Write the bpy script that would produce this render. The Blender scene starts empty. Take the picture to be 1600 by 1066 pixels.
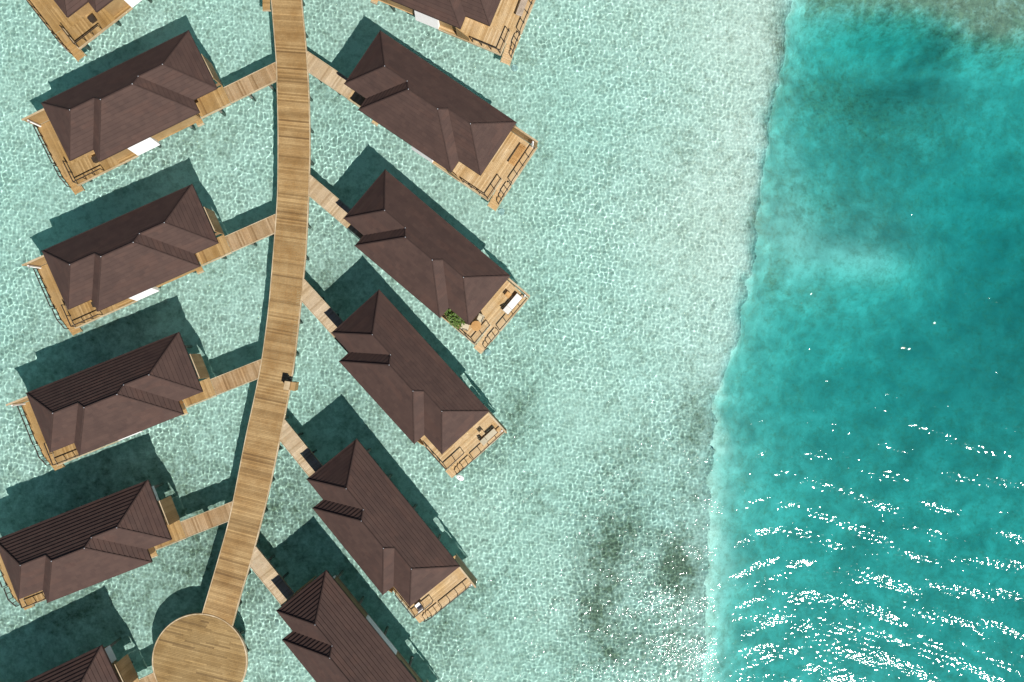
import bpy, math, random
import numpy as np
from mathutils import Vector, Matrix

S = bpy.context.scene
COL = S.collection
R = math.radians

# ------------------------------------------------------------------ camera
F = 1244.44          # focal length in photo pixels (1600 wide)
H = 71.0             # drone height above the water, metres
cam = bpy.data.cameras.new('camera')
cam.sensor_width = 36.0
cam.lens = 36.0 * F / 1600.0
cam.clip_start = 0.5
cam.clip_end = 3000
camo = bpy.data.objects.new('camera', cam)
camo.location = (0, 0, H)
COL.objects.link(camo)
S.camera = camo

# ------------------------------------------------------------------ light
SUN_EL = 51.0
sun_dir = Vector((0.568, -0.823, 0)).normalized()      # horizontal direction towards the sun
sv = Vector((sun_dir.x * math.cos(R(SUN_EL)), sun_dir.y * math.cos(R(SUN_EL)), math.sin(R(SUN_EL))))
sun = bpy.data.lights.new('sun', 'SUN')
sun.energy = 5.0
sun.angle = R(0.53)
sun.color = (1.0, 0.955, 0.89)
suno = bpy.data.objects.new('sun', sun)
suno.rotation_euler = (-sv).to_track_quat('-Z', 'Y').to_euler()
suno.location = (20, -30, 60)
COL.objects.link(suno)
sun.cycles.is_caustics_light = True

w = bpy.data.worlds.new('World')
S.world = w
w.use_nodes = True
wn = w.node_tree
sky = wn.nodes.new('ShaderNodeTexSky')
sky.sky_type = 'NISHITA'
sky.sun_disc = False
sky.sun_elevation = R(SUN_EL)
sky.sun_rotation = math.atan2(sun_dir.x, sun_dir.y)
sky.air_density = 0.55            # clean ocean air
sky.dust_density = 0.1
sky.ozone_density = 2.0
bg = wn.nodes['Background']
wn.links.new(sky.outputs[0], bg.inputs[0])
bg.inputs[1].default_value = 0.05

S.view_settings.view_transform = 'Standard'
S.view_settings.look = 'None'
S.view_settings.gamma = 1.0
S.view_settings.exposure = 0.35
S.cycles.max_bounces = 8
S.cycles.transmission_bounces = 6
S.cycles.diffuse_bounces = 3
S.cycles.glossy_bounces = 3
S.cycles.sample_clamp_indirect = 20

rng = np.random.default_rng(7)
rnd = random.Random(11)


def px(x, y, z=0.0):
    """photo pixel -> world point at height z"""
    return ((x - 800.0) / F * (H - z), -(y - 533.0) / F * (H - z))


# ------------------------------------------------------------------ materials
def mat(name):
    m = bpy.data.materials.new(name)
    m.use_nodes = True
    return m, m.node_tree, m.node_tree.nodes['Principled BSDF']


def mixrgb(nt, fac, a, b, mode='MIX'):
    n = nt.nodes.new('ShaderNodeMix')
    n.data_type = 'RGBA'
    n.blend_type = mode
    for s, v in ((0, fac), (6, a), (7, b)):
        if isinstance(v, bpy.types.NodeSocket):
            nt.links.new(v, n.inputs[s])
        elif s == 0:
            n.inputs[s].default_value = v
        else:
            n.inputs[s].default_value = (*v, 1)
    return n.outputs[2]


def ramp(nt, fac, stops):
    n = nt.nodes.new('ShaderNodeValToRGB')
    nt.links.new(fac, n.inputs[0])
    el = n.color_ramp.elements
    while len(el) < len(stops):
        el.new(0.5)
    for e, (p, c) in zip(el, stops):
        e.position = p
        e.color = (*c, 1) if len(c) == 3 else c
    return n.outputs[0]


def noise(nt, scale, detail=3, rough=0.5, vec=None, dist=0.0):
    n = nt.nodes.new('ShaderNodeTexNoise')
    n.inputs['Scale'].default_value = scale
    n.inputs['Detail'].default_value = detail
    n.inputs['Roughness'].default_value = rough
    n.inputs['Distortion'].default_value = dist
    if vec is not None:
        nt.links.new(vec, n.inputs['Vector'])
    return n.outputs['Fac']


def geo_pos(nt):
    return nt.nodes.new('ShaderNodeNewGeometry').outputs['Position']


def obj_pos(nt):
    return nt.nodes.new('ShaderNodeTexCoord').outputs['Object']


def math_n(nt, op, a, b=None):
    n = nt.nodes.new('ShaderNodeMath')
    n.operation = op
    for i, v in enumerate((a, b)):
        if v is None:
            continue
        if isinstance(v, bpy.types.NodeSocket):
            nt.links.new(v, n.inputs[i])
        else:
            n.inputs[i].default_value = v
    return n.outputs[0]


def wood(name, c0, c1, c2, rough=0.7, blot=(0.72, 0.66, 0.55)):
    """timber boards: each board (mesh island) its own tone, plus grain and weather blotches"""
    m, nt, b = mat(name)
    g = nt.nodes.new('ShaderNodeNewGeometry')
    col = ramp(nt, g.outputs['Random Per Island'], [(0.0, c0), (0.12, c1), (0.5, tuple((a + d) / 2 for a, d in zip(c1, c2))), (0.9, c2), (1.0, tuple(min(1, v * 1.12) for v in c2))])
    n1 = noise(nt, 0.55, 4, 0.6, g.outputs['Position'])
    f1 = ramp(nt, n1, [(0.38, (0, 0, 0)), (0.66, (1, 1, 1))])
    col = mixrgb(nt, f1, col, mixrgb(nt, 1.0, col, blot, 'MULTIPLY'))
    n2 = noise(nt, 9.0, 3, 0.6, g.outputs['Position'])
    f2 = ramp(nt, n2, [(0.3, (0.82, 0.82, 0.82)), (0.7, (1.1, 1.1, 1.1))])
    col = mixrgb(nt, 1.0, col, f2, 'MULTIPLY')
    nt.links.new(col, b.inputs['Base Color'])
    b.inputs['Roughness'].default_value = rough
    return m


def plain(name, c, rough=0.6, var=0.15, scale=3.0, metallic=0.0):
    m, nt, b = mat(name)
    n = noise(nt, scale, 4, 0.6, geo_pos(nt))
    lo = tuple(v * (1 - var) for v in c)
    hi = tuple(min(1, v * (1 + var)) for v in c)
    nt.links.new(ramp(nt, n, [(0.3, lo), (0.7, hi)]), b.inputs['Base Color'])
    b.inputs['Roughness'].default_value = rough
    b.inputs['Metallic'].default_value = metallic
    return m


M = {}
M['walk_wood'] = wood('boardwalk_timber', (0.175, 0.105, 0.038), (0.265, 0.168, 0.066), (0.385, 0.258, 0.115), 0.75, (0.76, 0.67, 0.52))
M['round_wood'] = wood('round_deck_timber', (0.165, 0.104, 0.038), (0.24, 0.158, 0.060), (0.345, 0.236, 0.100), 0.75, (0.76, 0.69, 0.54))
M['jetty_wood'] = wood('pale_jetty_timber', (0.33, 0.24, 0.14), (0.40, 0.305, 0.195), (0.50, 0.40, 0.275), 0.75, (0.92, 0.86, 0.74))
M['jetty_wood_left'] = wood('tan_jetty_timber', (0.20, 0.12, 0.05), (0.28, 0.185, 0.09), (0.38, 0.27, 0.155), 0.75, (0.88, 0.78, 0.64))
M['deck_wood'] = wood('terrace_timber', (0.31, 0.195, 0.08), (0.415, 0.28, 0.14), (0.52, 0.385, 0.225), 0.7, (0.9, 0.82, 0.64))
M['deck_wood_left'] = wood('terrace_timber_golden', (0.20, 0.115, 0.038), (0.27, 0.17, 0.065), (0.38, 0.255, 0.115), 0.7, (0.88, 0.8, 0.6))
M['edge_wood'] = wood('edge_timber', (0.425, 0.323, 0.187), (0.468, 0.357, 0.221), (0.561, 0.459, 0.315), 0.7)
M['wall_wood'] = wood('wall_timber', (0.240, 0.144, 0.056), (0.320, 0.208, 0.088), (0.384, 0.256, 0.120), 0.7)
M['under_wood'] = plain('beam_timber', (0.22, 0.14, 0.07), 0.8)
M['white'] = plain('white_render', (0.86, 0.86, 0.86), 0.6, 0.04)
M['rail'] = plain('dark_rail', (0.035, 0.025, 0.018), 0.5, 0.2)
M['pile'] = plain('concrete_pile', (0.15, 0.145, 0.12), 0.85, 0.25)
M['metal'] = plain('brushed_metal', (0.7, 0.7, 0.7), 0.35, 0.05, 3, 0.8)
M['cushion'] = plain('white_cushion', (0.74, 0.73, 0.70), 0.9, 0.06)
M['beige'] = plain('beige_cushion', (0.46, 0.41, 0.30), 0.9, 0.1)
M['orange_wood'] = wood('oiled_teak', (0.42, 0.22, 0.07), (0.50, 0.28, 0.10), (0.58, 0.34, 0.13), 0.6)
M['flash'] = plain('pale_flashing', (0.55, 0.58, 0.62), 0.4, 0.1)
M['leaf'] = plain('leaf_green', (0.09, 0.16, 0.025), 0.55, 0.55, 14)
M['soil'] = plain('potting_soil', (0.05, 0.035, 0.02), 0.95)


def glass_mat():
    m, nt, b = mat('window_glass')
    b.inputs['Base Color'].default_value = (0.04, 0.06, 0.07, 1)
    b.inputs['Roughness'].default_value = 0.06
    b.inputs['Specular IOR Level'].default_value = 0.8
    return m


M['glass'] = glass_mat()


def roof_mat():
    m, nt, b = mat('brown_roof_tiles')
    uv = nt.nodes.new('ShaderNodeUVMap')
    uv.uv_map = 'tiles'
    br = nt.nodes.new('ShaderNodeTexBrick')
    nt.links.new(uv.outputs[0], br.inputs['Vector'])
    br.inputs['Scale'].default_value = 1.0
    br.inputs['Brick Width'].default_value = 0.42
    br.inputs['Row Height'].default_value = 0.27
    br.inputs['Mortar Size'].default_value = 0.0
    br.inputs['Mortar Smooth'].default_value = 0.3
    br.inputs['Color1'].default_value = (0.075, 0.047, 0.039, 1)
    br.inputs['Color2'].default_value = (0.064, 0.040, 0.034, 1)
    br.inputs['Mortar'].default_value = (0.072, 0.043, 0.035, 1)
    oi = nt.nodes.new('ShaderNodeObjectInfo')
    # redder replacement batches of tiles, laid in rows
    sc = nt.nodes.new('ShaderNodeMapping')
    nt.links.new(uv.outputs[0], sc.inputs[0])
    sc.inputs['Scale'].default_value = (0.55, 2.2, 1)
    shift = nt.nodes.new('ShaderNodeCombineXYZ')
    nt.links.new(math_n(nt, 'MULTIPLY', oi.outputs['Random'], 37.0), shift.inputs[0])
    nt.links.new(math_n(nt, 'MULTIPLY', oi.outputs['Random'], 91.0), shift.inputs[1])
    nt.links.new(shift.outputs[0], sc.inputs['Location'])
    vor = nt.nodes.new('ShaderNodeTexVoronoi')
    vor.distance = 'CHEBYCHEV'
    nt.links.new(sc.outputs[0], vor.inputs['Vector'])
    vor.inputs['Scale'].default_value = 1.0
    sep = nt.nodes.new('ShaderNodeSeparateColor')
    nt.links.new(vor.outputs['Color'], sep.inputs[0])
    f = ramp(nt, sep.outputs[0], [(0.0, (0.90, 0.91, 0.92)), (0.75, (1.0, 1.0, 1.0)), (0.9, (1.05, 1.01, 0.99))])
    col = mixrgb(nt, 1.0, br.outputs['Color'], f, 'MULTIPLY')
    n = noise(nt, 0.7, 5, 0.6, geo_pos(nt))
    f2 = ramp(nt, n, [(0.3, (0.90, 0.90, 0.91)), (0.7, (1.08, 1.07, 1.06))])
    col = mixrgb(nt, 1.0, col, f2, 'MULTIPLY')
    nt.links.new(col, b.inputs['Base Color'])
    b.inputs['Roughness'].default_value = 0.75
    b.inputs['Specular IOR Level'].default_value = 0.15
    return m


M['roof'] = roof_mat()
M['cap'] = plain('roof_cap', (0.055, 0.036, 0.031), 0.9, 0.12)
M['cap'].node_tree.nodes['Principled BSDF'].inputs['Specular IOR Level'].default_value = 0.1

# ------------------------------------------------------------------ seabed and water
BOUND = [(-500, 1265), (-120, 1258), (0, 1243), (100, 1232), (200, 1208), (320, 1190), (450, 1172), (540, 1158),
         (640, 1124), (720, 1112), (850, 1108), (960, 1103), (1066, 1100), (1600, 1085)]


BOUND = [(y, x - 16) for y, x in BOUND]


def sstep(a, b, x):
    t = np.clip((x - a) / (b - a), 0, 1)
    return t * t * (3 - 2 * t)


def vnoise(x, y, scale, seed, octaves=3):
    """smooth value noise on numpy arrays"""
    out = np.zeros_like(x, dtype=float)
    amp, tot = 1.0, 0.0
    for o in range(octaves):
        r = np.random.default_rng(seed + o)
        tab = r.random((256, 256))
        u, v = x / scale + 1000.3, y / scale + 1000.7
        iu, iv = np.floor(u).astype(int), np.floor(v).astype(int)
        fu, fv = u - iu, v - iv
        fu, fv = fu * fu * (3 - 2 * fu), fv * fv * (3 - 2 * fv)
        g = lambda a, b: tab[a & 255, b & 255]
        out += amp * (g(iu, iv) * (1 - fu) * (1 - fv) + g(iu + 1, iv) * fu * (1 - fv) + g(iu, iv + 1) * (1 - fu) * fv + g(iu + 1, iv + 1) * fu * fv)
        tot += amp
        amp *= 0.5
        scale = scale / 2.1
    return out / tot


def blob(X, Y, cx, cy, rx, ry, ang=0.0):
    a = R(ang)
    dx, dy = X - cx, Y - cy
    u = dx * math.cos(a) + dy * math.sin(a)
    v = -dx * math.sin(a) + dy * math.cos(a)
    return np.exp(-((u / rx) ** 2 + (v / ry) ** 2))


def bed(x, y):
    """depth and reef cover as functions of world x, y; features placed in photo pixels"""
    PX, PY = 800 + x * F / H, 533 - y * F / H
    xb = np.interp(PY, [p[0] for p in BOUND], [p[1] for p in BOUND])
    xb = xb + 22 * (vnoise(x, y, 3.2, 3) - 0.5) + 20 * (vnoise(x, y, 1.1, 8, 2) - 0.5)
    s = PX - xb
    d = 1.35 + 0.30 * (vnoise(x, y, 9, 21) - 0.5)
    d -= 0.45 * sstep(850, 1180, PX) * sstep(760, 380, PY)
    shelf = d
    drop = 1.5 + 1.5 * sstep(-15, 45, s) + 1.3 * sstep(0, 190, s) + 0.0018 * np.clip(s, 0, 600)
    drop += 1.8 * blob(PX, PY, 1440, 75, 80, 50) + 0.8 * blob(PX, PY, 1330, 110, 120, 100)
    drop += 2.6 * blob(PX, PY, 1620, 430, 150, 210)
    drop += 1.6 * blob(PX, PY, 1420, 640, 200, 100, 20) + 1.2 * blob(PX, PY, 1500, 900, 260, 130, 20)
    drop -= 1.7 * blob(PX, PY, 1400, 405, 130, 62) - 0.0
    drop -= 0.8 * blob(PX, PY, 1250, 350, 60, 90)
    drop += 1.3 * (vnoise(x, y, 7.5, 33) - 0.5)
    drop -= 0.5 * sstep(160, 20, s) * sstep(620, 900, PY)
    top = sstep(56, -34, PY + 60 * (vnoise(x, y, 3.0, 70, 4) - 0.5) - 10 * blob(PX, PY, 1600, 60, 150, 80) * 6)
    drop = drop * (1 - top) + 1.7 * top * sstep(1240, 1300, PX) + drop * top * (1 - sstep(1240, 1300, PX))
    wide = sstep(560, 800, PY)
    k = sstep(-30 - 20 * wide, 60 + 70 * wide, s)
    d = shelf * (1 - k) + np.maximum(drop, 1.5) * k
    # reef / algae cover
    c = 0.18 * np.ones_like(d)
    edge = np.exp(-((s + 12) / 24.0) ** 2)
    band = 0.25 + 0.75 * sstep(0.35, 0.65, vnoise(x, y, 4.5, 44))
    c += 0.12 * edge * band * sstep(420, 120, PY)
    for (cx, cy, rx, ry, a, k2) in [
            (1225, 60, 16, 90, -4, .55), (1206, 170, 14, 50, 4, .5), (1184, 335, 16, 40, 0, .4), (1095, 655, 34, 60, 12, .6), (1064, 893, 36, 52, 0, 1.25),
            (965, 850, 50, 95, 12, .95), (930, 950, 34, 50, 0, .7), (1010, 700, 60, 30, 0, .35), (1085, 770, 40, 40, 0, .4), (1010, 1010, 110, 45, 0, .55),
            (930, 1050, 60, 40, 0, .45), (815, 640, 28, 70, 0, .5), (835, 780, 30, 40, 0, .28), (520, 450, 50, 55, 0, .55), (500, 130, 50, 40, 0, .25),
            (770, 700, 26, 40, 30, .38), (690, 1000, 60, 60, 30, .35), (300, 800, 80, 70, 0, .45), (320, 900, 80, 60, 0, .45), (450, 790, 60, 60, 0, .55),
            (480, 900, 90, 60, 0, .5), (170, 500, 120, 60, -20, .4), (100, 620, 110, 60, 0, .34), (140, 780, 140, 70, -20, .5), (120, 960, 140, 60, 0, .5),
            (260, 235, 90, 36, -24, .34), (300, 560, 60, 40, 0, .25), (820, 90, 24, 30, 0, .3), (838, 240, 22, 30, 0, .3), (835, 480, 26, 40, 0, .35),
            (1070, 215, 16, 12, 0, .35), (1075, 255, 12, 20, 0, .3), (560, 320, 60, 60, 0, .25), (560, 640, 70, 60, 0, .4), (745, 930, 40, 50, 0, .35)]:
        c += 0.9 * k2 * blob(PX, PY, cx, cy, rx, ry, a) * (0.55 + 0.9 * vnoise(x, y, 2.4, 61))
    c += 0.95 * top * sstep(1240, 1300, PX)
    deep = sstep(0, 60, s)
    algae = 0.96 * sstep(2 - 16 * wide, 24 + 66 * wide, s) + 0.04 * sstep(30, 150, s)
    c += deep * (0.04 + 0.52 * (blob(PX, PY, 1330, 120, 90, 60) + 0.8 * blob(PX, PY, 1440, 180, 120, 60) + 0.6 * blob(PX, PY, 1320, 300, 110, 40)
                                + 0.9 * blob(PX, PY, 1225, 430, 18, 40) + 0.5 * blob(PX, PY, 1400, 440, 40, 14) + 0.5 * blob(PX, PY, 1300, 470, 60, 30)))
    c += 0.14 * sstep(300, 1066, PY) * sstep(900, 500, PX)
    return d, np.clip(c, 0, 1.3), algae * (1 + 0.55 * (blob(PX, PY, 1600, 430, 190, 260) + 0.5 * blob(PX, PY, 1460, 640, 220, 110) + 0.5 * blob(PX, PY, 1330, 210, 110, 90) + 0.6 * blob(PX, PY, 1450, 80, 100, 50) - 1.1 * blob(PX, PY, 1390, 410, 95, 38, 12) - 0.6 * blob(PX, PY, 1270, 250, 40, 160))) * (1 - 0.5 * top)


def axis(a, b, step, far, n):
    mid = np.arange(a, b + 1e-6, step)
    k = np.linspace(0, 1, n + 1)[1:] ** 2.2
    return np.concatenate([(a - k * (far + a))[::-1], mid, b + k * (far - b)])


USED = {}


def grid_mesh(name, X, Y, Z, cells=None):
    ny, nx = X.shape
    me = bpy.data.meshes.new(name)
    co = np.stack([X, Y, Z], -1).reshape(-1, 3).astype(np.float32)
    i = np.arange(nx * ny, dtype=np.int32).reshape(ny, nx)
    q = np.stack([i[:-1, :-1], i[:-1, 1:], i[1:, 1:], i[1:, :-1]], -1)
    if cells is not None:
        q = q[cells]
        used, q = np.unique(q.reshape(-1), return_inverse=True)
        co = co[used]
        q = q.astype(np.int32)
        USED[name] = used
    q = q.reshape(-1)
    nf = len(q) // 4
    me.vertices.add(len(co))
    me.vertices.foreach_set('co', co.ravel())
    me.loops.add(len(q))
    me.loops.foreach_set('vertex_index', q)
    me.polygons.add(nf)
    me.polygons.foreach_set('loop_start', np.arange(0, nf * 4, 4, dtype=np.int32))
    me.update(calc_edges=True)
    me.polygons.foreach_set('use_smooth', np.ones(nf, dtype=bool))
    o = bpy.data.objects.new(name, me)
    COL.objects.link(o)
    return o


xs = axis(-52, 52, 0.3, 600, 24)
ys = axis(-38, 38, 0.3, 600, 24)
X, Y = np.meshgrid(xs, ys)
D, C, G = bed(X, Y)
seabed = grid_mesh('seabed', X, Y, -D + 0.05 * (vnoise(X, Y, 0.9, 90, 2) - 0.5))
at = seabed.data.attributes.new('reef', 'FLOAT', 'POINT')
at.data.foreach_set('value', C.ravel().astype(np.float32))
at = seabed.data.attributes.new('algae', 'FLOAT', 'POINT')
at.data.foreach_set('value', G.ravel().astype(np.float32))
seabed['kind'] = 'structure'
seabed.cycles.is_caustics_receiver = True


def seabed_mat():
    m, nt, b = mat('sand_and_reef')
    p = geo_pos(nt)
    a = nt.nodes.new('ShaderNodeAttribute')
    a.attribute_name = 'reef'
    cov = a.outputs['Fac']
    n = noise(nt, 1.15, 6, 0.66, p, 0.3)
    n2 = noise(nt, 3.4, 5, 0.7, p)
    nn = math_n(nt, 'ADD', math_n(nt, 'MULTIPLY', n, 0.62), math_n(nt, 'MULTIPLY', n2, 0.38))
    th = math_n(nt, 'ADD', nn, math_n(nt, 'MULTIPLY', cov, 0.27))
    f = ramp(nt, th, [(0.53, (0, 0, 0)), (0.82, (1, 1, 1))])
    sn = noise(nt, 0.35, 4, 0.6, p)
    sand = ramp(nt, sn, [(0.3, (0.76, 0.71, 0.62)), (0.7, (0.87, 0.80, 0.715))])
    gr = noise(nt, 7.0, 4, 0.7, p)
    bare = nt.nodes.new('ShaderNodeSeparateXYZ')
    nt.links.new(p, bare.inputs[0])
    bx = ramp(nt, math_n(nt, 'MULTIPLY', math_n(nt, 'ADD', bare.outputs[0], math_n(nt, 'MULTIPLY', sn, 8.0)), 0.03), [(0.15, (1, 1, 1)), (0.75, (1.06, 1.07, 1.10))])
    sand = mixrgb(nt, 1.0, sand, bx, 'MULTIPLY')
    sand = mixrgb(nt, 1.0, sand, ramp(nt, gr, [(0.3, (0.88, 0.88, 0.87)), (0.7, (1.08, 1.08, 1.08))]), 'MULTIPLY')
    al = nt.nodes.new('ShaderNodeAttribute')
    al.attribute_name = 'algae'
    an = noise(nt, 0.45, 5, 0.65, p, 0.4)
    green = ramp(nt, an, [(0.3, (0.18, 0.29, 0.258)), (0.5, (0.265, 0.41, 0.365)), (0.7, (0.38, 0.55, 0.50))])
    green = mixrgb(nt, math_n(nt, 'MAXIMUM', math_n(nt, 'SUBTRACT', al.outputs['Fac'], 1.0), 0.0), green, (0.12, 0.20, 0.19))
    sand = mixrgb(nt, al.outputs['Fac'], sand, green)
    rn = noise(nt, 2.2, 6, 0.75, p)
    reef = ramp(nt, rn, [(0.3, (0.13, 0.13, 0.09)), (0.5, (0.235, 0.225, 0.165)), (0.72, (0.34, 0.32, 0.21))])
    nt.links.new(mixrgb(nt, f, sand, reef), b.inputs['Base Color'])
    b.inputs['Roughness'].default_value = 0.95
    b.inputs['Specular IOR Level'].default_value = 0.1
    return m


seabed.data.materials.append(seabed_mat())


def build_water(step=0.056):
    xs = axis(-47.5, 47.5, step, 600, 60)
    ys = axis(-32, 32, step, 600, 60)
    X, Y = np.meshgrid(xs.astype(np.float32), ys.astype(np.float32))
    PX, PY = 800 + X * F / H, 533 - Y * F / H
    xb = np.interp(PY, [p[0] for p in BOUND], [p[1] for p in BOUND])
    deep = sstep(22, 95, PX - xb).astype(np.float32)
    calm = (1 - 0.4 * np.exp(-((PX - xb - 22) / 34.0) ** 2)).astype(np.float32)
    low = sstep(250, 900, PY).astype(np.float32)
    fade = (sstep(0, 12, 60 - np.abs(X)) * sstep(0, 12, 45 - np.abs(Y))).astype(np.float32)
    r = np.random.default_rng(5)
    rip = np.zeros_like(X)
    fine = np.zeros_like(X)

    def train(out, lam, a, slope):
        k = 2 * math.pi / lam
        out += np.float32(slope / k * math.sqrt(2)) * np.sin((np.float32(k * math.cos(a)) * X + np.float32(k * math.sin(a)) * Y + np.float32(r.uniform(0, 6.28))))
    for i in range(80):                       # short crossing ripples
        lam = 0.235 * (1.0 / 0.235) ** r.random()
        train(rip, lam, r.uniform(0, 2 * math.pi), 0.0056 * (lam / 0.5) ** 0.1)
    for i in range(34):                       # fine chop that only the breeze on open water raises
        train(fine, r.uniform(0.24, 0.55), R(r.normal(75, 42)), 0.0142)
    wav = np.zeros_like(X)
    wav2 = np.zeros_like(X)
    for i in range(20):                       # wind waves over the deep water, two crossing directions
        train(wav, r.uniform(1.3, 3.6), R(r.normal(72, 12)), 0.0195)
        train(wav2, r.uniform(1.3, 3.6), R(r.normal(106, 12)), 0.0195)
    q = sstep(1180, 1330, PX).astype(np.float32)
    wav = wav * (0.25 + 0.75 * q) + wav2 * (0.9 - 0.75 * q)
    patch = (0.45 + 1.05 * vnoise(X, Y, 5.0, 50, 3)).astype(np.float32)
    gust = (0.45 + 1.1 * vnoise(X, Y, 3.0, 55, 3)).astype(np.float32)
    chop = np.maximum(deep, (sstep(640, 980, PY) * sstep(640, 1000, PX)).astype(np.float32) * 0.3) * calm
    Z = fade * (rip * patch * calm * (1.0 - 0.15 * deep) + fine * chop * gust + wav * (0.12 + 0.88 * deep) * (0.82 + 0.24 * low))
    Dm, _c, _g = bed(X.astype(float), Y.astype(float))
    shallow = ((PX + 26 * (vnoise(X, Y, 1.3, 82, 4) - 0.5))[:-1, :-1] - xb[:-1, :-1] < 33)
    for name, sel in (('water', shallow), ('deep_water', ~shallow)):
        o = grid_mesh(name, X, Y, Z, sel)
        at = o.data.attributes.new('depth', 'FLOAT', 'POINT')
        at.data.foreach_set('value', Dm.ravel()[USED[name]].astype(np.float32))
        o['kind'] = 'structure'
        o.data.materials.append(water_mat(name == 'water'))
        o.cycles.is_caustics_caster = name == 'water'


SIGMA = (0.215, 0.042, 0.038)      # absorption of the water per metre, red green blue


def water_mat(refract):
    m = bpy.data.materials.new('clear_lagoon_water' if refract else 'deep_lagoon_water')
    m.use_nodes = True
    nt = m.node_tree
    nt.nodes.clear()
    a = nt.nodes.new('ShaderNodeAttribute')
    a.attribute_name = 'depth'
    comb = nt.nodes.new('ShaderNodeCombineColor')
    for i in range(3):
        nt.links.new(math_n(nt, 'POWER', math.exp(-SIGMA[i] * 1.08), a.outputs['Fac']), comb.inputs[i])
    t = nt.nodes.new('ShaderNodeBsdfRefraction' if refract else 'ShaderNodeBsdfTransparent')
    tint = comb.outputs[0] if refract else mixrgb(nt, 1.0, comb.outputs[0], (0.965, 0.965, 0.97), 'MULTIPLY')
    nt.links.new(tint, t.inputs['Color'])
    if refract:
        t.inputs['Roughness'].default_value = 0.0
        t.inputs['IOR'].default_value = 1.333
    g = nt.nodes.new('ShaderNodeBsdfGlossy')
    g.inputs['Roughness'].default_value = 0.085 if refract else 0.06
    # capillary ripples finer than the mesh, seen only in the mirror reflection
    pn = nt.nodes.new('ShaderNodeNewGeometry').outputs['Position']
    bp = nt.nodes.new('ShaderNodeBump')
    bp.inputs['Strength'].default_value = 1.0
    bp.inputs['Distance'].default_value = 0.052 if refract else 0.010
    mp = nt.nodes.new('ShaderNodeMapping')
    mp.inputs['Rotation'].default_value = (0, 0, R(-32))
    mp.inputs['Scale'].default_value = (0.35, 1.0, 1.0)
    nt.links.new(pn, mp.inputs[0])
    gusts = ramp(nt, noise(nt, 0.55, 3, 0.6, mp.outputs[0]), [(0.36, (0.25, 0.25, 0.25)), (0.66, (1, 1, 1))])
    nt.links.new(math_n(nt, 'MULTIPLY', noise(nt, 5.0 if refract else 9.0, 2, 0.5, pn), gusts), bp.inputs['Height'])
    nt.links.new(bp.outputs[0], g.inputs['Normal'])
    # light mirrored back down under the surface travels a long slanted way through the water
    gc = nt.nodes.new('ShaderNodeCombineColor')
    back = nt.nodes.new('ShaderNodeNewGeometry').outputs['Backfacing']
    for i in range(3):
        ex = math_n(nt, 'MULTIPLY', math_n(nt, 'MULTIPLY', a.outputs['Fac'], back), 3.8)
        nt.links.new(math_n(nt, 'POWER', math.exp(-SIGMA[i] * (1.0, 1.5, 1.5)[i]), ex), gc.inputs[i])
    nt.links.new(gc.outputs[0], g.inputs['Color'])
    fr = nt.nodes.new('ShaderNodeFresnel')
    fr.inputs['IOR'].default_value = 1.333
    if not refract:                      # straight-through rays meet the same surface from below
        bf = nt.nodes.new('ShaderNodeNewGeometry').outputs['Backfacing']
        nt.links.new(math_n(nt, 'ADD', 1.333, math_n(nt, 'MULTIPLY', bf, 0.75 - 1.333)), fr.inputs['IOR'])
    mx = nt.nodes.new('ShaderNodeMixShader')
    nt.links.new(fr.outputs[0], mx.inputs[0])
    nt.links.new(t.outputs[0], mx.inputs[1])
    nt.links.new(g.outputs[0], mx.inputs[2])
    out = nt.nodes.new('ShaderNodeOutputMaterial')
    nt.links.new(mx.outputs[0], out.inputs['Surface'])
    return m


build_water()


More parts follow.
